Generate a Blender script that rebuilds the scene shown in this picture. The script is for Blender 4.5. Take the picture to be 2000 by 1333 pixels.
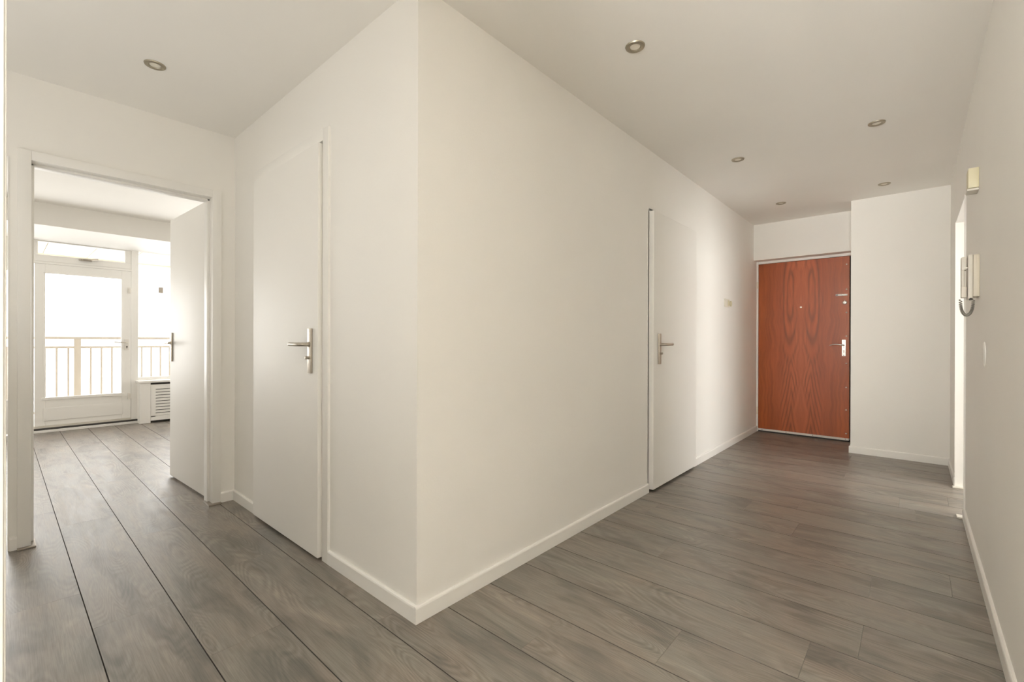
import bpy, bmesh, math, random
from mathutils import Vector, Matrix

random.seed(7)
sc = bpy.context.scene
col = sc.collection
for o in list(bpy.data.objects):
    bpy.data.objects.remove(o, do_unlink=True)

# ---------------------------------------------------------------- camera
# plan coordinates: P = (x, y, z) with x growing to the photograph's left room;
# Blender's x is the negative of it (see M()).
def M(x, y, z=0.0):
    return Vector((-x, y, z))

FPX = 887.93
YAW, PIT, ROL = .724835, .000989, -.00276
cam_d = bpy.data.cameras.new('camera')
cam = bpy.data.objects.new('camera', cam_d)
col.objects.link(cam)
fw = Vector((math.sin(YAW), math.cos(YAW), 0)); rt = Vector((-math.cos(YAW), math.sin(YAW), 0)); dn = Vector((0, 0, -1))
f2 = fw * math.cos(PIT) + dn * math.sin(PIT)
d2 = -fw * math.sin(PIT) + dn * math.cos(PIT)
r3 = rt * math.cos(ROL) + d2 * math.sin(ROL)
d3 = -rt * math.sin(ROL) + d2 * math.cos(ROL)
def MV(v): return Vector((-v.x, v.y, v.z))
R_, U_, B_ = MV(r3), -MV(d3), -MV(f2)
cam.matrix_world = Matrix(((R_.x, U_.x, B_.x, 1.41), (R_.y, U_.y, B_.y, -1.048), (R_.z, U_.z, B_.z, 1.08), (0, 0, 0, 1)))
cam_d.sensor_width = 36; cam_d.lens = FPX * 36 / 2000
cam_d.clip_start = 0.02; cam_d.clip_end = 400
sc.camera = cam

# ---------------------------------------------------------------- world, lights, exposure
sc.view_settings.view_transform = 'Standard'
sc.view_settings.look = 'None'
sc.view_settings.gamma = 1
sc.view_settings.use_curve_mapping = False
sc.view_settings.exposure = 0.54
sc.cycles.max_bounces = 14
sc.cycles.diffuse_bounces = 10
sc.cycles.glossy_bounces = 6
sc.cycles.transmission_bounces = 8
sc.cycles.transparent_max_bounces = 12
sc.cycles.use_denoising = True
sc.cycles.sample_clamp_indirect = 6
sc.cycles.caustics_reflective = False
sc.cycles.caustics_refractive = False

w = bpy.data.worlds.new('overcast_sky'); sc.world = w; w.use_nodes = True
bg = w.node_tree.nodes['Background']
bg.inputs[0].default_value = (1.0, 0.99, 0.97, 1); bg.inputs[1].default_value = 2.9

def area(name, loc, direction, sx, sy, power, color=(1, .985, .955), spread=180, portal=False):
    d = bpy.data.lights.new(name, 'AREA'); d.shape = 'RECTANGLE'; d.size = sx; d.size_y = sy
    d.energy = power; d.color = color; d.spread = math.radians(spread)
    if portal: d.cycles.is_portal = True
    o = bpy.data.objects.new(name, d); col.objects.link(o)
    o.location = M(*loc)
    o.rotation_euler = MV(Vector(direction)).to_track_quat('-Z', 'Y').to_euler()
    return o

# portal guides the sky light; room lamps stand for window daylight; rear and hall lamps are added fill
area('balcony_window_portal', (6.32, -0.1, 1.2), (-1, 0, 0), 4.3, 2.3, 1, portal=True)
area('right_window_daylight', (6.10, 1.10, 1.4), (-1, -.25, -.05), .75, 1.6, 30)
area('left_window_daylight', (6.10, -1.42, 1.2), (-1, .1, 0), .75, 1.4, 20)
area('side_room_window_light', (-4.5, 3.2, 1.45), (1, 0, .12), 1.9, 1.5, 62)
area('rear_fill_light', (-1.5, -4.33, 1.45), (0, 1, 3.2), 1.3, 1.9, 640)  # added upward fill from behind the camera, no window is built there
area('hall_fill_light', (.55, -2.17, 1.3), (0, 1, 2.4), 2.2, 1.6, 15)  # unseen lamp added to lift the left part of the hall
area('rear_side_fill_light', (-4.53, -2.4, 1.45), (1, 0, .3), 2.8, 1.9, 6)  # weak extra fill added in the space behind the viewer

# ---------------------------------------------------------------- materials
def new_mat(name):
    m = bpy.data.materials.new(name); m.use_nodes = True
    nt = m.node_tree; b = nt.nodes['Principled BSDF']
    return m, nt, b

def N(nt, t, **kw):
    n = nt.nodes.new(t)
    for k, v in kw.items():
        if k in n.inputs.keys(): n.inputs[k].default_value = v
        else: setattr(n, k, v)
    return n

def ramp(nt, stops, fac):
    r = nt.nodes.new('ShaderNodeValToRGB')
    e = r.color_ramp.elements
    while len(e) < len(stops): e.new(.5)
    for i, (p, c) in enumerate(stops):
        e[i].position = p; e[i].color = (*c, 1) if len(c) == 3 else c
    nt.links.new(fac, r.inputs[0])
    return r

def paint(name, c, rough=.5, bump=.0, scale=90, spec=.5, var=.012):
    m, nt, b = new_mat(name)
    tc = N(nt, 'ShaderNodeTexCoord')
    n1 = N(nt, 'ShaderNodeTexNoise', Scale=1.3, Detail=3.0)
    nt.links.new(tc.outputs['Object'], n1.inputs['Vector'])
    lo = tuple(max(0, x - var) for x in c); hi = tuple(min(1, x + var) for x in c)
    r = ramp(nt, [(.3, lo), (.7, hi)], n1.outputs['Fac'])
    nt.links.new(r.outputs[0], b.inputs['Base Color'])
    b.inputs['Roughness'].default_value = rough
    b.inputs['Specular IOR Level'].default_value = spec
    if bump:
        n2 = N(nt, 'ShaderNodeTexNoise', Scale=scale, Detail=2.0)
        nt.links.new(tc.outputs['Object'], n2.inputs['Vector'])
        bp = N(nt, 'ShaderNodeBump', Strength=bump, Distance=.002)
        nt.links.new(n2.outputs['Fac'], bp.inputs['Height']); nt.links.new(bp.outputs[0], b.inputs['Normal'])
    return m

def metal(name, c, rough=.35):
    m, nt, b = new_mat(name)
    tc = N(nt, 'ShaderNodeTexCoord'); n1 = N(nt, 'ShaderNodeTexNoise', Scale=220.0, Detail=2.0)
    nt.links.new(tc.outputs['Object'], n1.inputs['Vector'])
    r = ramp(nt, [(.3, tuple(x * .92 for x in c)), (.7, c)], n1.outputs['Fac'])
    nt.links.new(r.outputs[0], b.inputs['Base Color'])
    b.inputs['Metallic'].default_value = 1; b.inputs['Roughness'].default_value = rough
    return m

WALL = paint('wall_paint', (.87, .855, .82), .6, .12, 140, spec=.35)
CEIL = paint('ceiling_paint', (.88, .865, .83), .7, .05, 120, spec=.3)
TRIM = paint('trim_gloss_paint', (.87, .857, .825), .4, .03, 40, var=.008)
DOORW = paint('door_lacquer', (.87, .855, .82), .5, .02, 60, var=.008)
PVC = paint('window_frame_paint', (.87, .857, .825), .4, .02, 50, var=.008)
JAMB = paint('dimmed_jamb_paint', (.70, .69, .65), .5, .02, 40, var=.008)  # trim paint greyed down, the colour stands in for less light on the jamb
CREAM = paint('aged_cream_plastic', (.70, .65, .46), .45, var=.02)
IVORY = paint('ivory_plastic', (.78, .74, .64), .45, var=.01)
GREYP = paint('grey_plastic', (.66, .63, .56), .4, var=.01)
INTB = paint('intercom_base_plastic', (.62, .57, .47), .45, var=.01)
CORD = paint('grey_rubber_cord', (.20, .19, .165), .5, var=.01)
DARK = paint('shade_and_dark_parts', (.05, .045, .04), .8, var=.005)  # near-black: shade painted into gaps, also used on small dark fittings
RAIL = paint('railing_paint', (.50, .45, .39), .5, var=.01)
CONC = paint('balcony_concrete', (.80, .76, .66), .8, .2, 60, var=.03)
GROUND = paint('pale_pavement', (.75, .74, .72), .9, var=.03)
STEEL = metal('brushed_nickel', (.56, .51, .44), .38)
CHROME = metal('bright_chrome', (.80, .79, .76), .18)
RINGM = metal('satin_ring', (.44, .40, .32), .42)
PLATEM = metal('worn_plate', (.42, .38, .33), .45)
ALU = paint('white_aluminium', (.80, .77, .72), .3, var=.01)
SCREW = metal('screw_zinc', (.82, .76, .68), .35)
CARD = paint('beige_card', (.42, .37, .31), .8, var=.02)
LENS = paint('frosted_lens', (.80, .76, .66), .3, var=.005)

# clear glass
GLASS, nt, b = new_mat('window_glass')
nt.nodes.remove(b)
tr = N(nt, 'ShaderNodeBsdfTransparent'); gl = N(nt, 'ShaderNodeBsdfGlossy'); gl.inputs['Roughness'].default_value = .02
fr = N(nt, 'ShaderNodeFresnel', IOR=1.45); mx = N(nt, 'ShaderNodeMixShader')
nt.links.new(fr.outputs[0], mx.inputs[0]); nt.links.new(tr.outputs[0], mx.inputs[1]); nt.links.new(gl.outputs[0], mx.inputs[2])
nt.links.new(mx.outputs[0], nt.nodes['Material Output'].inputs[0])

def mathn(nt, op, a, b=None, c=None):
    n = nt.nodes.new('ShaderNodeMath'); n.operation = op
    for i, v in enumerate((a, b, c)):
        if v is None: continue
        if isinstance(v, (int, float)): n.inputs[i].default_value = v
        else: nt.links.new(v, n.inputs[i])
    return n.outputs[0]

def mixc(nt, fac, a, b, blend='MIX'):
    n = nt.nodes.new('ShaderNodeMix'); n.data_type = 'RGBA'; n.blend_type = blend
    for s, v in ((0, fac), (6, a), (7, b)):
        if isinstance(v, (int, float)): n.inputs[s].default_value = v
        elif isinstance(v, tuple): n.inputs[s].default_value = (*v, 1)
        else: nt.links.new(v, n.inputs[s])
    return n.outputs[2]

def plank_wood():
    m, nt, b = new_mat('grey_oak_laminate')
    tc = N(nt, 'ShaderNodeTexCoord'); oi = N(nt, 'ShaderNodeObjectInfo')
    sep = N(nt, 'ShaderNodeSeparateXYZ'); nt.links.new(tc.outputs['Object'], sep.inputs[0])
    rx = mathn(nt, 'MULTIPLY', oi.outputs['Random'], 61.0)
    ry = mathn(nt, 'MULTIPLY', oi.outputs['Random'], 23.0)
    X = mathn(nt, 'ADD', sep.outputs[0], rx); Y = mathn(nt, 'ADD', sep.outputs[1], ry)
    def vec(sx, sy, z=0.0, x=X, y=Y):
        c = N(nt, 'ShaderNodeCombineXYZ')
        nt.links.new(mathn(nt, 'MULTIPLY', x, sx), c.inputs[0]); nt.links.new(mathn(nt, 'MULTIPLY', y, sy), c.inputs[1])
        c.inputs[2].default_value = z
        return c.outputs[0]
    def noise(v, scale=1.0, detail=3.0, dist=0.0, rough=.5):
        n = N(nt, 'ShaderNodeTexNoise', Scale=scale, Detail=detail, Distortion=dist, Roughness=rough)
        nt.links.new(v, n.inputs['Vector']); return n.outputs['Fac']
    big = noise(vec(2.1, 7.0), 1.0, 4.0, .9)             # broad figure
    streak = noise(vec(2.6, 30, 3.3), 1.0, 5.0, .8)        # long streaks
    pore = noise(vec(9, 260, 7.1), 1.0, 2.0)               # fine pores
    knotn = noise(vec(2.0, 7.0, 11.0), 1.0, 1.0, .2)
    # cathedral figure: contour lines of a stretched field
    field = noise(vec(1.15, 5.0, 5.0), 1.0, 1.5, .5)
    rings = mathn(nt, 'SINE', mathn(nt, 'MULTIPLY', field, 190.0))
    rings = mathn(nt, 'MULTIPLY_ADD', rings, .5, .5)
    rmask = ramp(nt, [(.44, (0, 0, 0)), (.60, (1, 1, 1))], knotn).outputs[0]
    base = ramp(nt, [(.26, (.120, .110, .095)), (.40, (.174, .158, .137)), (.50, (.232, .205, .177)), (.60, (.222, .201, .175)), (.76, (.310, .275, .240))], big).outputs[0]
    st = ramp(nt, [(.28, (.78, .79, .79)), (.50, (1, 1, 1)), (.72, (1.16, 1.14, 1.12))], streak).outputs[0]
    hue = noise(vec(3.2, 5.0, 17.0), 1.0, 2.0, .4)
    hc = ramp(nt, [(.38, (.985, 1.0, .995)), (.62, (1.035, .99, .965))], hue).outputs[0]
    base = mixc(nt, 1.0, base, hc, 'MULTIPLY')
    c = mixc(nt, 1.0, base, st, 'MULTIPLY')
    po = ramp(nt, [(.35, (.84, .84, .84)), (.60, (1.07, 1.07, 1.07))], pore).outputs[0]
    c = mixc(nt, 1.0, c, po, 'MULTIPLY')
    rc = ramp(nt, [(.0, (.80, .80, .79)), (1.0, (1.12, 1.12, 1.12))], rings).outputs[0]
    c2 = mixc(nt, 1.0, c, rc, 'MULTIPLY')
    c = mixc(nt, mathn(nt, 'MULTIPLY', rmask, .9), c, c2)
    dk = ramp(nt, [(.62, (1, 1, 1)), (.78, (.70, .69, .68))], knotn).outputs[0]
    c = mixc(nt, 1.0, c, dk, 'MULTIPLY')
    tone = ramp(nt, [(0, (.97, .97, .975)), (1, (1.03, 1.03, 1.02))], oi.outputs['Random']).outputs[0]
    c = mixc(nt, 1.0, c, tone, 'MULTIPLY')
    nt.links.new(c, b.inputs['Base Color'])
    rg = ramp(nt, [(.3, (.33, .33, .33)), (.7, (.43, .43, .43))], streak).outputs[0]
    nt.links.new(rg, b.inputs['Roughness'])
    b.inputs['Specular IOR Level'].default_value = .85
    h = mathn(nt, 'ADD', mathn(nt, 'MULTIPLY', pore, .5), mathn(nt, 'MULTIPLY', streak, .8))
    bp = N(nt, 'ShaderNodeBump', Strength=.25, Distance=.0015)
    nt.links.new(h, bp.inputs['Height']); nt.links.new(bp.outputs[0], b.inputs['Normal'])
    return m
WOOD = plank_wood()
GROOVE = paint('dark_plank_bevel', (.085, .075, .064), .7, var=.006)

def veneer():
    """book-matched reddish veneer; the object's x = 0 is the mirror line, z up"""
    m, nt, b = new_mat('red_mahogany_veneer')
    tc = N(nt, 'ShaderNodeTexCoord')
    sep = N(nt, 'ShaderNodeSeparateXYZ'); nt.links.new(tc.outputs['Object'], sep.inputs[0])
    ax = mathn(nt, 'ABSOLUTE', sep.outputs[0]); Z = sep.outputs[2]
    def vec(sx, sz, off=0.0):
        c = N(nt, 'ShaderNodeCombineXYZ')
        nt.links.new(mathn(nt, 'MULTIPLY', ax, sx), c.inputs[0]); nt.links.new(mathn(nt, 'MULTIPLY', Z, sz), c.inputs[2])
        c.inputs[1].default_value = off
        return c.outputs[0]
    def noise(v, detail=3.0, dist=0.0):
        n = N(nt, 'ShaderNodeTexNoise', Scale=1.0, Detail=detail, Distortion=dist)
        nt.links.new(v, n.inputs['Vector']); return n.outputs['Fac']
    warp = noise(vec(3, 2.2, 4.0), 2.0)
    wx = mathn(nt, 'MULTIPLY_ADD', mathn(nt, 'SUBTRACT', warp, .5), .16, ax)
    cz = N(nt, 'ShaderNodeCombineXYZ'); nt.links.new(mathn(nt, 'MULTIPLY', wx, 42.0), cz.inputs[0]); nt.links.new(mathn(nt, 'MULTIPLY', Z, 1.6), cz.inputs[2]); cz.inputs[1].default_value = 2.3
    grain = noise(cz.outputs[0], 3.0, .3)
    wob = noise(vec(5.0, 1.8, 7.7), 2.0, .4)
    ex = mathn(nt, 'DIVIDE', mathn(nt, 'SUBTRACT', ax, .105), .17)
    ez = mathn(nt, 'DIVIDE', mathn(nt, 'SUBTRACT', Z, 1.60), 1.15)
    rad = mathn(nt, 'SQRT', mathn(nt, 'ADD', mathn(nt, 'MULTIPLY', ex, ex), mathn(nt, 'MULTIPLY', ez, ez)))
    f1 = mathn(nt, 'MULTIPLY_ADD', wob, 9.0, mathn(nt, 'MULTIPLY', rad, 30.0))
    ex2 = mathn(nt, 'DIVIDE', mathn(nt, 'SUBTRACT', ax, .095), .055)
    f2 = mathn(nt, 'MULTIPLY_ADD', wob, 11.0, mathn(nt, 'MULTIPLY', mathn(nt, 'ADD', mathn(nt, 'MULTIPLY', mathn(nt, 'ABSOLUTE', ex2), .30), Z), 36.0))
    low = ramp(nt, [(.35, (1, 1, 1)), (.52, (0, 0, 0))], mathn(nt, 'DIVIDE', Z, 2.0)).outputs[0]
    s1 = mathn(nt, 'MULTIPLY_ADD', mathn(nt, 'SINE', f1), .5, .5)
    s2 = mathn(nt, 'MULTIPLY_ADD', mathn(nt, 'SINE', f2), .5, .5)
    figure = mixc(nt, low, s1, s2)
    pore = noise(vec(520, 14, 1.0), 1.0)
    # the figured stripe lies some way off the mirror line
    d = mathn(nt, 'ABSOLUTE', mathn(nt, 'SUBTRACT', wx, .115))
    band = ramp(nt, [(.0, (.75, .75, .75)), (.045, (1, 1, 1)), (.085, (.12, .12, .12)), (.12, (0, 0, 0))], d).outputs[0]
    base = ramp(nt, [(.0, (.43, .112, .042)), (.16, (.38, .090, .029)), (.30, (.33, .074, .017)), (.44, (.36, .082, .013))], ax).outputs[0]
    g = ramp(nt, [(.3, (.80, .78, .76)), (.7, (1.14, 1.12, 1.10))], grain).outputs[0]
    c = mixc(nt, 1.0, base, g, 'MULTIPLY')
    fg = ramp(nt, [(.0, (.52, .62, .70)), (.35, (.88, .92, .95)), (.6, (1.0, 1.0, 1.0)), (1, (1.08, 1.08, 1.10))], figure).outputs[0]
    c2 = mixc(nt, 1.0, c, fg, 'MULTIPLY')
    c = mixc(nt, mathn(nt, 'MULTIPLY', band, .85), c, c2)
    pr = ramp(nt, [(.35, (.93, .93, .93)), (.6, (1.03, 1.03, 1.03))], pore).outputs[0]
    c = mixc(nt, 1.0, c, pr, 'MULTIPLY')
    nt.links.new(c, b.inputs['Base Color'])
    b.inputs['Roughness'].default_value = .38
    b.inputs['Specular IOR Level'].default_value = .45
    return m
VENEER = veneer()

# ---------------------------------------------------------------- mesh helpers (plan coordinates in, Blender coordinates out)
class MB:
    def __init__(s): s.bm = bmesh.new()
    def box(s, x0, x1, y0, y1, z0, z1, bev=0, seg=2):
        x0, x1 = sorted((x0, x1)); y0, y1 = sorted((y0, y1)); z0, z1 = sorted((z0, z1))
        t = bmesh.new(); bmesh.ops.create_cube(t, size=1)
        for v in t.verts:
            v.co = Vector(((x0 + x1) / 2 + v.co.x * (x1 - x0), (y0 + y1) / 2 + v.co.y * (y1 - y0), (z0 + z1) / 2 + v.co.z * (z1 - z0)))
        if bev: bmesh.ops.bevel(t, geom=t.edges[:], offset=bev, segments=seg, profile=.6, affect='EDGES')
        s.add(t); return s
    def add(s, t):
        me = bpy.data.meshes.new('tmp'); t.to_mesh(me); t.free(); s.bm.from_mesh(me); bpy.data.meshes.remove(me)
    def prism(s, poly, z0, z1, bev=0):
        t = bmesh.new(); lo = [t.verts.new((x, y, z0)) for x, y in poly]; hi = [t.verts.new((x, y, z1)) for x, y in poly]
        n = len(poly); t.faces.new(lo[::-1]); t.faces.new(hi)
        for i in range(n): t.faces.new((lo[i], lo[(i + 1) % n], hi[(i + 1) % n], hi[i]))
        if bev:
            bmesh.ops.recalc_face_normals(t, faces=t.faces[:])
            bmesh.ops.bevel(t, geom=t.edges[:], offset=bev, segments=2, profile=.6, affect='EDGES')
        s.add(t); return s
    def sweep(s, prof, a, b, out):
        """profile (offset outwards, height) pushed along the floor from a to b; OUT: unit plan normal"""
        t = bmesh.new()
        A = [t.verts.new((a[0] + out[0] * u, a[1] + out[1] * u, v)) for u, v in prof]
        B = [t.verts.new((b[0] + out[0] * u, b[1] + out[1] * u, v)) for u, v in prof]
        n = len(prof); t.faces.new(A); t.faces.new(B[::-1])
        for i in range(n): t.faces.new((A[i], B[i], B[(i + 1) % n], A[(i + 1) % n]))
        s.add(t); return s
    def tube(s, pts, r, seg=10):
        t = bmesh.new(); pts = [Vector(p) for p in pts]; rings = []
        rr = r if isinstance(r, (list, tuple)) else [r] * len(pts)
        up = None
        for i, p in enumerate(pts):
            d = (pts[min(i + 1, len(pts) - 1)] - pts[max(i - 1, 0)]).normalized()
            if up is None:
                up = d.orthogonal().normalized()
            up = (up - d * up.dot(d)).normalized(); q = d.cross(up)
            rings.append([t.verts.new(p + rr[i] * (up * math.cos(2 * math.pi * k / seg) + q * math.sin(2 * math.pi * k / seg))) for k in range(seg)])
        for i in range(len(rings) - 1):
            for k in range(seg): t.faces.new((rings[i][k], rings[i][(k + 1) % seg], rings[i + 1][(k + 1) % seg], rings[i + 1][k]))
        t.faces.new(rings[0][::-1]); t.faces.new(rings[-1])
        s.add(t); return s
    def cyl(s, c, axis, r, h, seg=24, r2=None, bev=0):
        c = Vector(c); a = Vector(axis).normalized()
        r2 = r if r2 is None else r2
        if bev:
            return s.tube([c, c + a * (h - bev), c + a * h], [r, r2, r2 - bev], seg)
        return s.tube([c, c + a * h], [r, r2], seg)
    def lathe(s, c, axis, prof, seg=32):
        """prof: (radius, distance along axis)"""
        t = bmesh.new(); c = Vector(c); a = Vector(axis).normalized(); u = a.orthogonal().normalized(); q = a.cross(u)
        rings = []
        for r, h in prof:
            rings.append([t.verts.new(c + a * h + max(r, 1e-4) * (u * math.cos(2 * math.pi * k / seg) + q * math.sin(2 * math.pi * k / seg))) for k in range(seg)])
        for i in range(len(rings) - 1):
            for k in range(seg): t.faces.new((rings[i][k], rings[i][(k + 1) % seg], rings[i + 1][(k + 1) % seg], rings[i + 1][k]))
        if prof[0][0] > 1e-3 or True: t.faces.new(rings[0][::-1]); t.faces.new(rings[-1])
        s.add(t); return s
    def build(s, name, mat, parent=None, origin=None, smooth=False):
        """ORIGIN in plan coordinates; a part takes its parent's origin unless one is given"""
        if origin is None: origin = parent['_o'] if parent else (0, 0, 0)
        bm = s.bm; o = Vector(origin)
        for v in bm.verts: v.co = MV(v.co - o)
        bmesh.ops.recalc_face_normals(bm, faces=bm.faces[:])
        me = bpy.data.meshes.new(name); bm.to_mesh(me); bm.free(); me.materials.append(mat)
        if smooth:
            for p in me.polygons: p.use_smooth = True
            if hasattr(me, 'set_sharp_from_angle'): me.set_sharp_from_angle(angle=math.radians(35))
        ob = bpy.data.objects.new(name, me); col.objects.link(ob)
        ORIG[ob.name] = tuple(origin)
        if parent:
            ob.parent = parent.ob
            ob.location = MV(o - Vector(parent['_o']))
        else:
            ob.location = MV(o)
        return H(ob, tuple(origin))
ORIG = {}
class H:
    def __init__(s, ob, o): s.ob = ob; s.o = o
    def __getitem__(s, k): return s.o

def empty(name, origin, parent=None):
    e = bpy.data.objects.new(name, None); col.objects.link(e); e.empty_display_size = .05
    if parent: e.parent = parent.ob; e.location = MV(Vector(origin) - Vector(parent.o))
    else: e.location = MV(Vector(origin))
    return H(e, tuple(origin))

def tag(h, label=None, cat=None, group=None, kind=None):
    for k, v in (('label', label), ('category', cat), ('group', group), ('kind', kind)):
        if v: h.ob[k] = v
    return h
def struct(h, label=None, cat=None): return tag(h, label, cat, kind='structure')

def wall_boxes(mb, axis, t0, t1, a0, a1, z0, z1, holes):
    """wall along AXIS ('x' or 'y') between thicknesses t0..t1, with rectangular holes (a0,a1,z0,z1)"""
    cuts = sorted({a0, a1, *[h[0] for h in holes], *[h[1] for h in holes]})
    for c0, c1 in zip(cuts[:-1], cuts[1:]):
        mid = (c0 + c1) / 2
        hs = sorted([(h[2], h[3]) for h in holes if h[0] < mid < h[1]])
        z = z0; spans = []
        for b0, b1 in hs:
            if b0 > z: spans.append((z, b0))
            z = max(z, b1)
        if z < z1: spans.append((z, z1))
        for s0, s1 in spans:
            if axis == 'y': mb.box(t0, t1, c0, c1, s0, s1)
            else: mb.box(c0, c1, t0, t1, s0, s1)
    return mb

CH = 2.445   # ceiling height
# ---------------------------------------------------------------- room shell
fl = struct(MB().box(-4.7, 6.3, -4.5, 5.3, -.12, -.009).build('floor', WOOD), 'grey-brown oak-look laminate floor of the hallway and the bright room', 'floor')
ce = struct(MB().box(-4.7, 6.3, -4.5, 5.3, CH, CH + .12).build('ceiling', CEIL), 'plain off-white painted ceiling with recessed spotlights', 'ceiling')

# walls of the projecting corner: hallway side and left side
struct(wall_boxes(MB(), 'y', .012, .11, .012, 5.2, -.01, CH, [(2.03, 2.895, -.02, 2.02)]).build('wall_centre_right', WALL), 'long white hallway wall from the projecting corner to the front door', 'wall')
struct(wall_boxes(MB(), 'x', .012, .11, .11, 2.037, -.01, CH, [(.70, 1.665, -.02, 2.075)]).build('wall_centre_left', WALL), 'short white wall left of the projecting corner', 'wall')
# wall with the wide-open doorway
struct(wall_boxes(MB(), 'y', 2.037, 2.137, -2.3, 5.2, -.01, CH, [(-.985, -.072, -.02, 2.06), (-1.87, -1.015, -.02, 2.01)]).build('wall_left', WALL), 'white wall around the open doorway to the bright room', 'wall')
struct(wall_boxes(MB(), 'y', -1.742, -1.642, -.35, 5.2, -.01, CH, [(2.84, 3.66, -.02, 1.965)]).build('wall_right', WALL), 'long white wall on the right with the intercom on it', 'wall')
struct(MB().box(-1.742, .2, 5.08, 5.25, -.01, CH).build('wall_back', WALL), 'wall behind the front door', 'wall')
struct(MB().box(-1.642, -.945, 4.438, 5.08, 0, CH).build('wall_alcove', WALL), 'boxed-out white wall beside the front door', 'wall')
struct(MB().box(-.945, .012, 4.845, 5.08, 2.028, CH).build('wall_lintel', WALL), 'white boxed lintel above the front door', 'wall')
# near wall end beside the camera, and the rest of the hall behind it
struct(MB().box(-.9, -.8, -2.2, -1.048, -.01, CH).build('wall_near', WALL), 'end of the near wall that frames the view', 'wall')
struct(MB().box(-.9, 2.137, -2.3, -2.2, -.01, CH).build('wall_front', WALL), 'white wall closing the hall behind the near wall', 'wall')
struct(MB().box(-4.6, -.8, -4.5, -4.4, -.01, CH).build('wall_rear', WALL), 'rear wall behind the viewer', 'wall')
struct(MB().box(-.9, -.8, -4.4, -2.3, -.01, CH).build('wall_rear_side', WALL), 'side wall of the space behind the viewer', 'wall')
struct(MB().box(-4.6, -1.742, -.35, -.25, -.01, CH).build('wall_rear_return', WALL), 'return wall of the space behind the viewer', 'wall')
struct(MB().box(-4.7, -4.6, -4.5, -.25, -.01, CH).build('wall_rear_outer', WALL), 'outer wall of the space behind the viewer', 'wall')
# bright room beyond
struct(MB().box(2.137, 6.3, 1.7, 1.8, -.01, CH).build('wall_room_right', WALL), 'right wall of the bright room', 'wall')
struct(MB().box(2.137, 6.3, -2.4, -2.3, -.01, CH).build('wall_room_left', WALL), 'left wall of the bright room', 'wall')
struct(wall_boxes(MB(), 'y', 6.17, 6.27, -2.3, 1.7, -.01, CH, [(-1.85, 1.55, -.005, 2.255)]).build('wall_window_side', WALL), 'outside wall of the bright room around its windows', 'wall')
struct(MB().box(5.12, 6.17, -2.3, 1.7, 2.225, CH).build('wall_bulkhead', WALL), 'lowered white bulkhead above the windows of the bright room', 'wall')
# side room seen only as a lit doorway
struct(wall_boxes(MB(), 'y', -4.7, -4.6, 1.2, 5.3, -.01, CH, [(2.2, 4.2, .7, 2.2)]).build('wall_side_room_outer', WALL), 'outer wall of the side room', 'wall')
struct(MB().box(-4.6, -1.742, 5.2, 5.3, -.01, CH).build('wall_side_room_far', WALL), 'far wall of the side room', 'wall')
struct(MB().box(-4.6, -1.742, 1.2, 1.3, -.01, CH).build('wall_side_room_near', WALL), 'near wall of the side room', 'wall')

# ---------------------------------------------------------------- floor planks (parts of the floor)
PL, PW, Y0 = 1.383, .2437, -.816
def plank_mesh(length):
    g, c = .0010, .0010
    x0, x1, y0, y1 = .0003, length - .0003, g, PW - g
    mb = MB(); t = bmesh.new()
    b0 = [t.verts.new(p) for p in ((x0, y0, -.0085), (x1, y0, -.0085), (x1, y1, -.0085), (x0, y1, -.0085))]
    b1 = [t.verts.new(p) for p in ((x0, y0, -c), (x1, y0, -c), (x1, y1, -c), (x0, y1, -c))]
    b2 = [t.verts.new(p) for p in ((x0 + .0001, y0 + c, 0), (x1 - .0001, y0 + c, 0), (x1 - .0001, y1 - c, 0), (x0 + .0001, y1 - c, 0))]
    for a, b in ((b0, b1), (b1, b2)):
        for i in range(4):
            fc = t.faces.new((a[i], a[(i + 1) % 4], b[(i + 1) % 4], b[i]))
            if i in (0, 2): fc.material_index = 1        # printed dark bevel along the long edges
    t.faces.new(b2); t.faces.new(b0[::-1])
    for v in t.verts: v.co.x = -v.co.x
    bmesh.ops.recalc_face_normals(t, faces=t.faces[:])
    me = bpy.data.meshes.new('plank'); t.to_mesh(me); t.free(); me.materials.append(WOOD); me.materials.append(GROOVE)
    return me
full = plank_mesh(PL)
joint = {-1: 1.24, 0: .88, 3: .13, 4: -.382, 7: -1.268, 9: -1.268, 1: 1.77, 2: -.35, 5: .62, 6: .25, 8: -.45, 10: -.15, 11: -.9}
for k in range(-6, 25):
    y = Y0 + PW * k
    if y + PW > 5.1: break
    lo, hi = -2.4, (6.17 if y < 1.6 else .1)
    j = joint.get(k, random.uniform(-1.4, 0))
    n0 = math.floor((lo - j) / PL)
    x = j + n0 * PL
    while x < hi:
        a = max(x, lo); bnd = min(x + PL, hi)
        if bnd - a > .03 and not (y > .15 and a > .12 and bnd < 2.0):
            me = full if bnd - a > PL - 1e-4 else plank_mesh(bnd - a)
            o = bpy.data.objects.new('plank', me); col.objects.link(o); o.parent = fl.ob
            o.location = M(a, y, 0)
        x += PL

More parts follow.
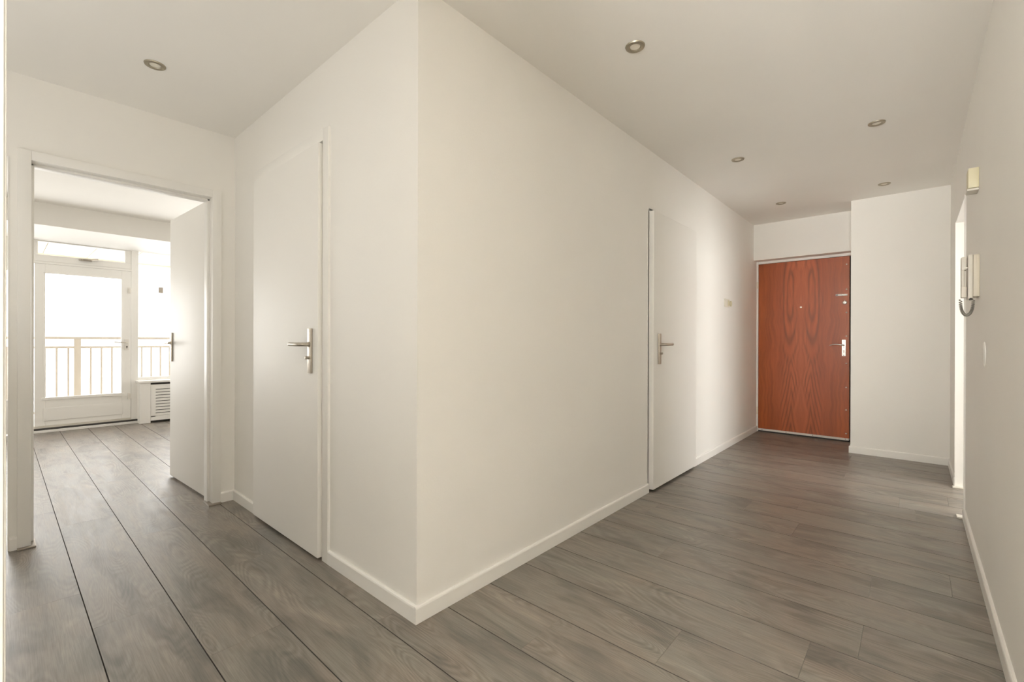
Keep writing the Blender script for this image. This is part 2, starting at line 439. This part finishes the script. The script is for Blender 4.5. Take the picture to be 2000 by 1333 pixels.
# ---------------------------------------------------------------- baseboards
BT, BHt = .012, .066
BP = [(0, .0005), (BT, .0005), (BT, BHt - .008), (BT - .002, BHt - .003), (BT - .006, BHt), (0, BHt)]
def base(name, label, *runs):
    mb = MB()
    for a, b, out in runs: mb.sweep(BP, a, b, out)
    struct(mb.build(name, TRIM), label, 'baseboard')
base('baseboard_centre_right', 'white baseboard along the long hallway wall', ((.012, 0, 0), (.012, 2.018, 0), (-1, 0)), ((.012, 2.905, 0), (.012, 4.985, 0), (-1, 0)))
base('baseboard_centre_left', 'white baseboard left of the projecting corner', ((.012, .012, 0), (.700, .012, 0), (0, -1)), ((1.662, .012, 0), (2.037, .012, 0), (0, -1)))
base('baseboard_left', 'short white baseboards beside the open doorway', ((2.037, -.073, 0), (2.037, .012, 0), (-1, 0)), ((2.037, -1.011, 0), (2.037, -.984, 0), (-1, 0)))
base('baseboard_alcove', 'white baseboard on the boxed-out wall beside the front door', ((-1.642, 4.438, 0), (-.933, 4.438, 0), (0, -1)), ((-.945, 4.438, 0), (-.945, 4.97, 0), (1, 0)))
base('baseboard_right', 'white baseboard along the right wall, broken by the doorway', ((-1.642, -.35, 0), (-1.642, 2.835, 0), (1, 0)), ((-1.642, 3.70, 0), (-1.642, 4.438, 0), (1, 0)))
base('baseboard_room', 'white baseboard in the bright room', ((2.137, 1.7, 0), (5.95, 1.7, 0), (0, -1)), ((2.137, -2.3, 0), (6.1, -2.3, 0), (0, 1)))

# ---------------------------------------------------------------- nickel handle on a long plate (shared by three doors)
def handle_set(parent, P0, out, along, zc=1.026, turn=True, lever=.125, off=0.0):
    """P0: plate centre on the door face (plan), OUT: normal away from the door, ALONG: direction the lever points"""
    o, a = Vector((*out, 0)), Vector((*along, 0)); c = Vector((*P0, 0))
    def pt(u, v, z): return c + a * u + o * v + Vector((0, 0, z))
    hw = .0185
    h = MB()
    def bx(u0, u1, v0, v1, z0, z1, bev=.002):
        p = [pt(u0, v0, 0), pt(u1, v0, 0), pt(u1, v1, 0), pt(u0, v1, 0)]
        h.prism([(q.x, q.y) for q in p], z0, z1, bev)
    bx(-hw, hw, 0, .011, zc - .111, zc + .111)
    plate = h.build('handle_plate', STEEL, parent, smooth=True)
    z = zc + .032
    m = MB()
    pts = [pt(0, .010, z), pt(0, .030, z), pt(.004, .043, z), pt(.014, .050, z), pt(.03, .052, z), (pt(lever * .55, .052, z)), pt(lever, .050, z + .0005)]
    m.tube(pts, [.0095] * 7, 14)
    m.cyl(pt(0, .010, z), o, .013, .006, 20)
    lv = m.build('lever', STEEL, parent, smooth=True)
    k = MB()
    if turn:
        k.cyl(pt(0, .010, zc - .034), o, .0075, .020, 16, bev=.002)
        k.build('privacy_knob', STEEL, parent, smooth=True)
    return plate

def hinge(parent, x, y, z0, z1, mat=TRIM, r=.006):
    MB().cyl((x, y, z0), (0, 0, 1), r, z1 - z0, 12).build('hinge', mat, parent, smooth=True)

# door in the left wall (centre-left)
d1 = empty('door_1', (1.2, .0, 0))
struct(d1, 'closed white door left of the projecting corner, lever pointing left', 'door')
MB().box(.766, 1.612, -.018, .022, .014, 2.045, .004, 3).build('door_leaf', DOORW, d1, smooth=True)
fr = MB(); fr.box(.700, .758, -.0, .10, 0, 2.115, .003); fr.box(.758, 1.665, -.0, .10, 2.056, 2.115, .003); fr.box(1.617, 1.665, .006, .10, .0, 2.056, .002)
fr.build('door_frame', TRIM, d1, smooth=True)
MB().box(.758, 1.617, .085, .1, 0.0, 2.056).build('gap_shade', DARK, d1)  # dark sheet behind the leaf paints the shade in its gaps
handle_set(d1, (.838, -.018), (0, -1), (1, 0), lever=.132)
for z0, z1 in ((1.775, 1.85), (.21, .29)): hinge(d1, 1.622, -.010, z0, z1)

# door in the long hallway wall
d2 = empty('door_2', (0, 2.47, 0))
struct(d2, 'closed white door in the long hallway wall, lever pointing right', 'door')
MB().box(-.018, .022, 2.045, 2.888, .016, 2.012, .004, 3).build('door_leaf', DOORW, d2, smooth=True)
fr = MB(); fr.box(.012, .10, 2.018, 2.037, 0, 2.02, .001); fr.box(.008, .10, 2.892, 2.905, 0, 2.02, .001); fr.box(.012, .10, 2.03, 2.895, 2.016, 2.03, .001)
fr.build('door_frame', TRIM, d2)
MB().box(.09, .105, 2.037, 2.892, 0, 2.016).build('gap_shade', DARK, d2)  # near-black panel gives the gaps round this leaf their shade
handle_set(d2, (-.018, 2.135), (-1, 0), (0, 1), zc=1.023, lever=.128)
for z0, z1 in ((1.72, 1.80), (.22, .30)): hinge(d2, -.012, 2.893, z0, z1)

# doorway to the bright room with its leaf swung open
d3 = empty('door_3', (2.03, -.53, 0))
struct(d3, 'white door swung open into the bright room, in its white frame', 'door')
fr = MB()
fr.box(2.022, 2.15, -.985, -.936, .003, 2.06, .003); fr.box(2.022, 2.15, -.122, -.072, .003, 2.06, .003); fr.box(2.022, 2.15, -.936, -.122, 2.010, 2.06, .003)
fr.box(2.085, 2.15, -.136, -.120, .003, 2.010, .002); fr.box(2.085, 2.15, -.938, -.924, .003, 2.010, .002); fr.box(2.085, 2.15, -.936, -.122, 1.998, 2.012, .002)
fr.build('door_frame', TRIM, d3, smooth=True)
# leaf about 88 degrees open
hx, hy, fx, fy = 2.158, -.118, 2.985, -.152
dv = Vector((fx - hx, fy - hy)).normalized(); nv = Vector((dv.y, -dv.x))
if nv.y > 0: nv = -nv
def LP(u, v): p = Vector((hx, hy)) + dv * u + nv * v; return (p.x, p.y)
leaf = MB().prism([LP(0, -.04), LP(.828, -.04), LP(.828, 0), LP(0, 0)], .014, 2.018, .003).build('door_leaf', DOORW, d3, smooth=True)
handle_set(d3, LP(.772, 0), tuple(nv), tuple(-dv), zc=1.022, lever=.125, turn=False)
handle_set(d3, LP(.772, -.04), tuple(-nv), tuple(-dv), zc=1.022, lever=.125, turn=False)
for z0, z1 in ((1.75, 1.83), (1.0, 1.08), (.22, .30)): hinge(d3, 2.152, -.130, z0, z1, TRIM)

# second doorway of the bright room, hidden but for a sliver
d4 = struct(MB().box(2.034, 2.14, -1.017, -1.0145, .003, 2.012).build('trim_1', TRIM), 'thin white jamb at the second doorway of the bright room', 'trim')

# front door
d5 = empty('door_4', (-.43, 5.0, 0))
struct(d5, 'reddish mahogany front door at the end of the hallway', 'door')
FY = 5.0
MB().box(-.886, -.006, FY, FY + .04, .038, 1.998).build('door_leaf', VENEER, d5, origin=(-.441, FY, 0))
fr = MB(); fr.box(-.005, .013, FY - .012, FY + .07, 0, 2.06, .002); fr.box(-.945, -.006, FY - .012, FY + .07, 2.001, 2.06, .002)
fr.box(-.945, -.905, FY + .002, FY + .07, 0, 2.01, .001)
fr.build('door_frame', TRIM, d5)
MB().box(-.904, -.888, FY + .03, FY + .06, 0, 2.0).build('gap_shade', DARK, d5)  # dark strip painted in as the shaded gap beside the leaf
MB().box(-.945, .012, FY + .012, FY + .06, .0, .014).build('under_door_shade', DARK, d5)  # dark colour stands in for the shade under the front door
MB().box(-.885, -.007, FY - .010, FY, .016, .038, .0015).build('bottom_seal', ALU, d5)
for xx in (-.05, -.30, -.56, -.855):
    MB().cyl((xx, FY - .010, .029), (0, -1, 0), .004, .0015, 10).build('seal_screw', DARK, d5)
for zz in (1.912, 1.643, 1.392, 1.138, .842, .585, .342, .088):
    MB().lathe((-.860, FY, zz), (0, -1, 0), [(.0075, 0), (.0075, .001), (.005, .003), (.0, .0038)], 14).build('screw', SCREW, d5, smooth=True)
hp = MB().box(-.856, -.820, FY - .006, FY, .921, 1.099, .002).build('handle_plate', CHROME, d5)
lv = MB(); lv.tube([(-.838, FY - .006, 1.040), (-.838, FY - .035, 1.040), (-.832, FY - .048, 1.041), (-.815, FY - .052, 1.044), (-.78, FY - .052, 1.048), (-.745, FY - .052, 1.046), (-.718, FY - .050, 1.036)], [.009, .009, .009, .008, .007, .006, .005], 12)
lv.cyl((-.838, FY - .006, 1.040), (0, -1, 0), .0145, .007, 18)
lv.build('lever', CHROME, d5, smooth=True)
kh = MB(); kh.cyl((-.838, FY - .005, .978), (0, -1, 0), .0085, .004, 16); kh.box(-.8415, -.8345, FY - .009, FY - .005, .955, .975, .001)
kh.build('keyhole', PLATEM, d5)
for zz in (1.086, 1.018, .932):
    MB().cyl((-.838, FY - .006, zz), (0, -1, 0), .0038, .0012, 10).build('plate_screw', DARK, d5)
b = MB(); b.box(-.870, -.765, FY - .012, FY, 1.573, 1.594, .002); b.build('sliding_bolt', ALU, d5)
MB().box(-.785, -.769, FY - .0135, FY - .0115, 1.579, 1.588).build('bolt_slot', DARK, d5)
MB().box(-.86, -.82, FY - .019, FY - .012, 1.580, 1.587, .001).build('bolt_knob', CHROME, d5)
MB().lathe((-.846, FY, 1.500), (0, -1, 0), [(.020, 0), (.020, .003), (.016, .006), (.010, .007), (.010, .012), (.0, .012)], 20).build('night_latch', SCREW, d5, smooth=True)
MB().box(-.849, -.843, FY - .016, FY - .011, 1.482, 1.524, .001).build('latch_turn', ALU, d5)
MB().lathe((-.441, FY, 1.468), (0, -1, 0), [(.010, 0), (.010, .003), (.006, .004), (.0, .004)], 16).build('peephole', SCREW, d5, smooth=True)
for z0, z1 in ((1.711, 1.79), (.207, .294)):
    hg = MB(); hg.box(-.001, .011, FY - .018, FY - .010, z0, z1, .001); hg.cyl((-.003, FY - .016, z0), (0, 0, 1), .005, z1 - z0, 12)
    hg.build('hinge', IVORY, d5)

# lit doorway in the right wall
d6 = struct(MB().box(-1.745, -1.634, 3.655, 3.672, .002, 1.97).box(-1.745, -1.634, 2.83, 2.843, .002, 1.97).box(-1.745, -1.636, 2.84, 3.66, 1.962, 1.975).build('trim_2', TRIM), 'white jambs of the bright doorway in the right wall', 'trim')

# near jamb at the picture's edge
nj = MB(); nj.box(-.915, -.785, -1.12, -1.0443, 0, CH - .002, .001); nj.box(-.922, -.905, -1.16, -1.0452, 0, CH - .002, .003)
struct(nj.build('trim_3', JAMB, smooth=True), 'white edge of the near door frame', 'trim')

# floor plates under the jambs
def floor_plate(x0, x1, y0, y1, label, mat=PLATEM):
    h = MB().box(x0, x1, y0, y1, .0005, .0095, .0015).build('floor_plate', mat, origin=((x0 + x1) / 2, (y0 + y1) / 2, 0))
    tag(h, label, 'floor plate', 'small floor plates under the door jambs')
floor_plate(2.000, 2.125, -.985, -.918, 'small dark floor plate under the open doorway jamb farther from the white doors')
floor_plate(1.995, 2.125, -.148, -.074, 'small dark floor plate under the jamb next to the swung-open white door')
floor_plate(-1.72, -1.622, 3.62, 3.672, 'small pale floor plate at the lit doorway, nearest the front door', GREYP)
floor_plate(-1.70, -1.606, 2.835, 2.90, 'small pale floor plate where the right baseboard ends at the lit doorway', GREYP)

# ---------------------------------------------------------------- windows of the bright room
WX = 6.15
w1 = empty('window_1', (WX, -.35, 2.0)); struct(w1, 'narrow transom window above the balcony door', 'window')
f = MB()
f.box(WX, WX + .07, -.782, .082, 2.215, 2.252, .003); f.box(WX, WX + .07, -.782, .082, 1.985, 2.062, .003)
f.box(WX, WX + .07, -.782, -.750, 2.062, 2.215, .003); f.box(WX, WX + .07, .028, .082, 2.062, 2.215, .003)
f.build('window_frame', PVC, w1)
MB().box(WX + .035, WX + .041, -.752, .03, 2.06, 2.217).build('pane', GLASS, w1)
hd = MB(); hd.box(WX - .018, WX, -.405, -.29, 2.034, 2.056, .002); hd.tube([(WX - .012, -.385, 2.048), (WX - .05, -.37, 2.046), (WX - .055, -.30, 2.045), (WX - .03, -.24, 2.062)], .010, 8)
hd.build('transom_handle', STEEL, w1)

bd = empty('door_5', (WX, -.35, 0)); struct(bd, 'glazed white balcony door in the bright room', 'door')
f = MB(); BX = WX - .012
f.box(BX, BX + .055, -.775, -.690, .075, 1.955, .003); f.box(BX, BX + .055, -.012, .079, .075, 1.955, .003)
f.box(BX, BX + .055, -.690, -.012, 1.850, 1.955, .003); f.box(BX, BX + .055, -.690, -.012, .075, .400, .003)
f.build('door_leaf', PVC, bd)
g = MB(); g.box(BX - .008, BX + .002, -.72, .015, .372, .400, .003); g.box(BX - .005, BX + .002, -.703, -.690, .4, 1.86, .002); g.box(BX - .005, BX + .002, -.012, -.001, .4, 1.86, .002); g.box(BX - .005, BX + .002, -.703, -.001, 1.85, 1.862, .002)
g.build('glazing_bead', PVC, bd)
g = MB(); g.box(BX - .006, BX, -.706, .004, .13, .28, .005); g.build('raised_panel', PVC, bd)
MB().box(BX + .025, BX + .031, -.695, -.008, .395, 1.855).build('pane', GLASS, bd)
h = MB(); h.box(BX - .008, BX, .018, .060, .945, 1.085, .002); h.build('handle_plate', ALU, bd)
h = MB(); h.tube([(BX - .008, .039, 1.040), (BX - .045, .039, 1.040), (BX - .052, .020, 1.041), (BX - .052, -.09, 1.046)], .007, 8); h.build('lever', STEEL, bd, smooth=True)
h = MB(); h.cyl((BX - .008, .039, .99), (-1, 0, 0), .008, .002, 12); h.box(BX - .0095, BX - .008, .035, .043, .968, .988); h.build('keyhole', DARK, bd)
for zc, nm in ((1.709, 1), (.352, 2)):
    h = MB(); h.box(BX - .010, BX, .048, .075, zc - .04, zc + .04, .002); h.box(BX - .022, BX - .010, .060, .080, zc - .028, zc + .028, .002); h.cyl((BX - .010, .055, zc + .02), (-1, 0, 0), .006, .01, 10)
    h.build('surface_bolt', ALU, bd)
MB().tube([(BX - .014, .05, .352), (BX - .014, -.10, .372), (BX - .014, -.2, .380)], .003, 6).build('bolt_rod', ALU, bd)

sl = empty('trim_4', (WX, -.3, 0)); struct(sl, 'white window posts and sills of the bright room', 'trim')
f = MB()
f.box(WX - .005, WX + .09, .083, .156, 0, 2.252, .003)                      # post right of the balcony door
f.box(WX - .002, WX + .09, -.860, -.783, 0, 2.252, .003)                     # post left of it
f.box(WX - .002, WX + .09, -.783, .083, 1.958, 1.984, .002)                  # rail between door and transom
f.build('window_post', PVC, sl)
MB().box(WX - .055, WX + .09, -.86, .17, .0008, .028, .002).build('sill_board', PVC, sl)
MB().box(WX - .03, WX + .09, -.783, .17, .028, .050, .001).build('threshold_gap', DARK, sl)  # solid dark bar, its colour stands for the shade in the gap
MB().box(WX - .022, WX + .09, -.783, .083, .050, .074, .002).build('weather_bar', GREYP, sl)

w2 = empty('window_2', (WX, .85, 0)); struct(w2, 'tall fixed window above the radiator cover', 'window')
f = MB(); f.box(WX, WX + .07, .157, 1.55, .545, .586, .003); f.box(WX, WX + .07, .157, 1.55, 2.236, 2.254, .003); f.box(WX, WX + .07, 1.50, 1.55, .586, 2.236, .003)
f.build('window_frame', PVC, w2)
MB().box(WX + .030, WX + .038, .156, 1.5, 2.229, 2.236).build('rubber_seal', DARK, w2)
MB().box(WX + .035, WX + .041, .155, 1.502, .584, 2.238).build('pane', GLASS, w2)
MB().box(WX + .01, WX + .09, .157, 1.55, .0, .545).build('parapet', PVC, w2)
w3 = empty('window_3', (WX, -1.35, 0)); struct(w3, 'window left of the balcony door, hidden but for a bright sliver', 'window')
f = MB(); f.box(WX, WX + .07, -1.85, -.86, 0.02, .40, .003); f.box(WX, WX + .07, -1.85, -.86, 1.85, 2.254, .003); f.box(WX, WX + .07, -1.85, -1.78, .4, 1.85, .003)
f.build('window_frame', PVC, w3)
MB().box(WX + .035, WX + .041, -1.79, -.858, .39, 1.86).build('pane', GLASS, w3)

# small card on the pane
tag(MB().box(WX + .030, WX + .0345, .372, .422, 1.705, 1.785).build('card', CARD, origin=(WX + .032, .397, 1.705)), 'small beige card stuck on the tall window pane', 'card')

# radiator cover
rc = empty('radiator_cover', (5.97, .8, 0)); tag(rc, 'white radiator cover with a slatted front under the tall window', 'radiator cover')
RX = 5.975
MB().box(RX - .012, WX, .128, 1.5, .522, .548, .003).build('top_board', PVC, rc)
MB().box(RX, WX, .145, .163, 0.002, .521).build('side_panel', PVC, rc)
MB().box(RX, RX + .018, .163, .254, .002, .521, .001).build('front_stile', PVC, rc)
f = MB(); f.box(RX + .002, RX + .016, .256, .307, .078, .495); f.box(RX + .002, RX + .016, .307, 1.44, .436, .495); f.box(RX + .002, RX + .016, .256, 1.49, .030, .0885); f.box(RX + .002, RX + .016, 1.44, 1.49, .078, .495)
f.build('front_panel', PVC, rc)
for i in range(9):
    z0 = .089 + i * .0385
    MB().box(RX + .002, RX + .016, .307, 1.44, z0 + .0015, z0 + .0315).build('slat', PVC, rc)
MB().box(RX + .022, RX + .03, .165, 1.49, .01, .515).build('shade_backing', DARK, rc)  # dark sheet paints the shade seen between the slats

# ---------------------------------------------------------------- balcony
bl = struct(MB().box(6.28, 7.95, -3.4, 3.0, -.15, -.02).build('balcony_floor', CONC), 'pale balcony floor outside the windows', 'floor')
bl.ob['kind'] = 'structure'
bc = empty('balcony_ceiling', (7.1, 0, 2.3)); struct(bc, 'pale panelled balcony ceiling', 'ceiling')
yy = -3.4
for y0, y1 in ((-3.4, -2.0), (-2.0, -1.096), (-1.090, -.635), (-.627, -.172), (-.164, .29), (.296, .75), (.756, 1.9), (1.906, 3.0)):
    MB().box(6.28, 7.93, y0, y1, 2.31, 2.37).build('ceiling_panel', CONC, bc)
MB().box(7.93, 8.0, -3.4, 3.0, 2.285, 2.6).build('fascia', CONC, bc)
rl = empty('balcony_railing', (7.6, 0, 0)); tag(rl, 'pale metal balcony railing with thin vertical bars', 'railing')
RYX = 7.55
MB().box(RYX - .025, RYX + .025, -3.3, 2.9, 1.082, 1.118, .004).build('top_rail', RAIL, rl)
MB().box(RYX - .02, RYX + .02, -3.3, 2.9, .953, .983, .003).build('middle_rail', RAIL, rl)
MB().box(RYX - .02, RYX + .02, -3.3, 2.9, .06, .09, .003).build('bottom_rail', RAIL, rl)
for py in (-2.2, -.302, 1.6):
    MB().box(RYX - .03, RYX + .03, py - .037, py + .037, -.02, 1.082, .004).build('post', RAIL, rl)
k = 0
y = -.594
for i in range(-14, 21):
    y = -.045 + i * .1165
    if abs(y + .302) < .05 or abs(y + 2.2) < .05 or abs(y - 1.6) < .05: continue
    MB().box(RYX - .006, RYX + .006, y - .011, y + .011, .088, .955).build('bar', RAIL, rl)
struct(MB().box(8.2, 160, -80, 80, -9.2, -9).build('ground', GROUND), 'pale ground far below the balcony', 'ground')

# ---------------------------------------------------------------- recessed spotlights
SP = [((1.417, -.535), 'round recessed spotlight in the ceiling before the open doorway'),
      ((-.437, .905), 'nearest round recessed spotlight above the hallway floor'),
      ((-1.229, 2.583), 'round recessed spotlight near the right wall, nearer of two there'),
      ((-.414, 2.626), 'round recessed spotlight above the white door in the long wall'),
      ((-1.210, 4.027), 'round recessed spotlight before the boxed-out wall, farther of two near the right wall'),
      ((-.418, 4.070), 'farthest round recessed spotlight, before the front door')]
def spot():
    r = empty('ceiling_light', (0, 0, CH))
    MB().lathe((0, 0, CH), (0, 0, -1), [(.0225, -.004), (.0225, .001), (.026, .0055), (.036, .0075), (.042, .0055), (.0445, .0)], 40).build('ring', RINGM, r, smooth=True)
    MB().lathe((0, 0, CH), (0, 0, -1), [(.0235, .0005), (.022, .0025), (.014, .003), (.0, .003)], 28).build('lens', LENS, r, smooth=True)
    return r
proto = spot()
for i, ((x, y), lab) in enumerate(SP):
    if i == 0: r = proto.ob
    else:
        r = proto.ob.copy(); col.objects.link(r)
        for ch in list(proto.ob.children):
            c = ch.copy(); col.objects.link(c); c.parent = r
    r.location = M(x, y, CH)
    r['label'] = lab; r['category'] = 'ceiling light'; r['group'] = 'recessed ceiling spotlights'

# ---------------------------------------------------------------- things on the walls
sw = empty('light_switch', (.012, 3.81, 1.42)); tag(sw, 'square cream light switch on the wall between white door and front door', 'light switch')
MB().box(.002, .012, 3.74, 3.895, 1.425, 1.505, .003).build('switch_plate', IVORY, sw, smooth=True)
MB().box(-.001, .003, 3.83, 3.885, 1.437, 1.493, .0015).build('rocker', CREAM, sw)
MB().lathe((.012, 3.955, 1.466), (-1, 0, 0), [(.03, 0), (.03, .006), (.022, .010), (0, .010)], 20).build('side_button', CREAM, sw, smooth=True)

ch = empty('door_chime', (-1.642, 2.15, 1.82)); tag(ch, 'yellowed cream door chime box high above the intercom', 'door chime')
MB().box(-1.642, -1.604, 2.10, 2.20, 1.832, 1.930, .004).build('cover', CREAM, ch, smooth=True)
MB().box(-1.642, -1.601, 2.104, 2.196, 1.820, 1.831, .002).build('grille', GREYP, ch)

ic = empty('intercom', (-1.642, 2.1, 1.29)); tag(ic, 'off-white wall intercom handset with coiled grey cord', 'intercom')
MB().box(-1.642, -1.620, 2.055, 2.165, 1.298, 1.500, .003).build('base', INTB, ic, smooth=True)
MB().box(-1.620, -1.602, 2.063, 2.155, 1.288, 1.502, .004).build('body_cover', GREYP, ic, smooth=True)
hs = MB(); hs.box(-1.599, -1.580, 2.075, 2.125, 1.296, 1.350, .004); hs.box(-1.599, -1.580, 2.075, 2.125, 1.430, 1.494, .004); hs.box(-1.592, -1.580, 2.077, 2.123, 1.335, 1.445, .004)
hs.build('handset', GREYP, ic, smooth=True)
MB().cyl((-1.604, 2.080, 1.440), (1, 0, 0), .006, .012, 12).build('hook', STEEL, ic)
MB().box(-1.618, -1.608, 2.058, 2.09, 1.282, 1.292, .002).build('cord_socket', DARK, ic)
# coiled cord: helix round a hanging loop
loop = []
for i in range(41):
    t = i / 40
    a = math.pi * (1 + t)
    cx_, rx_ = -1.600, .022
    x = cx_ + rx_ * math.cos(math.pi * (1 - t))       # from the wall side outwards
    z = 1.288 - .078 * math.sin(math.pi * t) ** .75
    loop.append(Vector((x, 2.083 + .004 * math.sin(math.pi * t), z)))
pts = []; turns, per = 34, 9
for i in range(turns * per + 1):
    u = i / (turns * per) * 40; k = min(int(u), 39); p = loop[k].lerp(loop[k + 1], u - k)
    d = (loop[k + 1] - loop[k]).normalized(); s = Vector((0, 1, 0)); q = d.cross(s).normalized()
    an = 2 * math.pi * i / per
    pts.append(p + .0050 * (s * math.cos(an) + q * math.sin(an)))
MB().tube(pts, .0021, 5).build('cord', CORD, ic, smooth=True)

tag(MB().lathe((-1.642, 1.85, 1.025), (1, 0, 0), [(.055, 0), (.055, .002), (.050, .0045), (.0, .006)], 36).build('cover_plate', WALL, origin=(-1.642, 1.85, 1.025), smooth=True), 'round painted-over cover plate low on the right wall', 'cover plate')
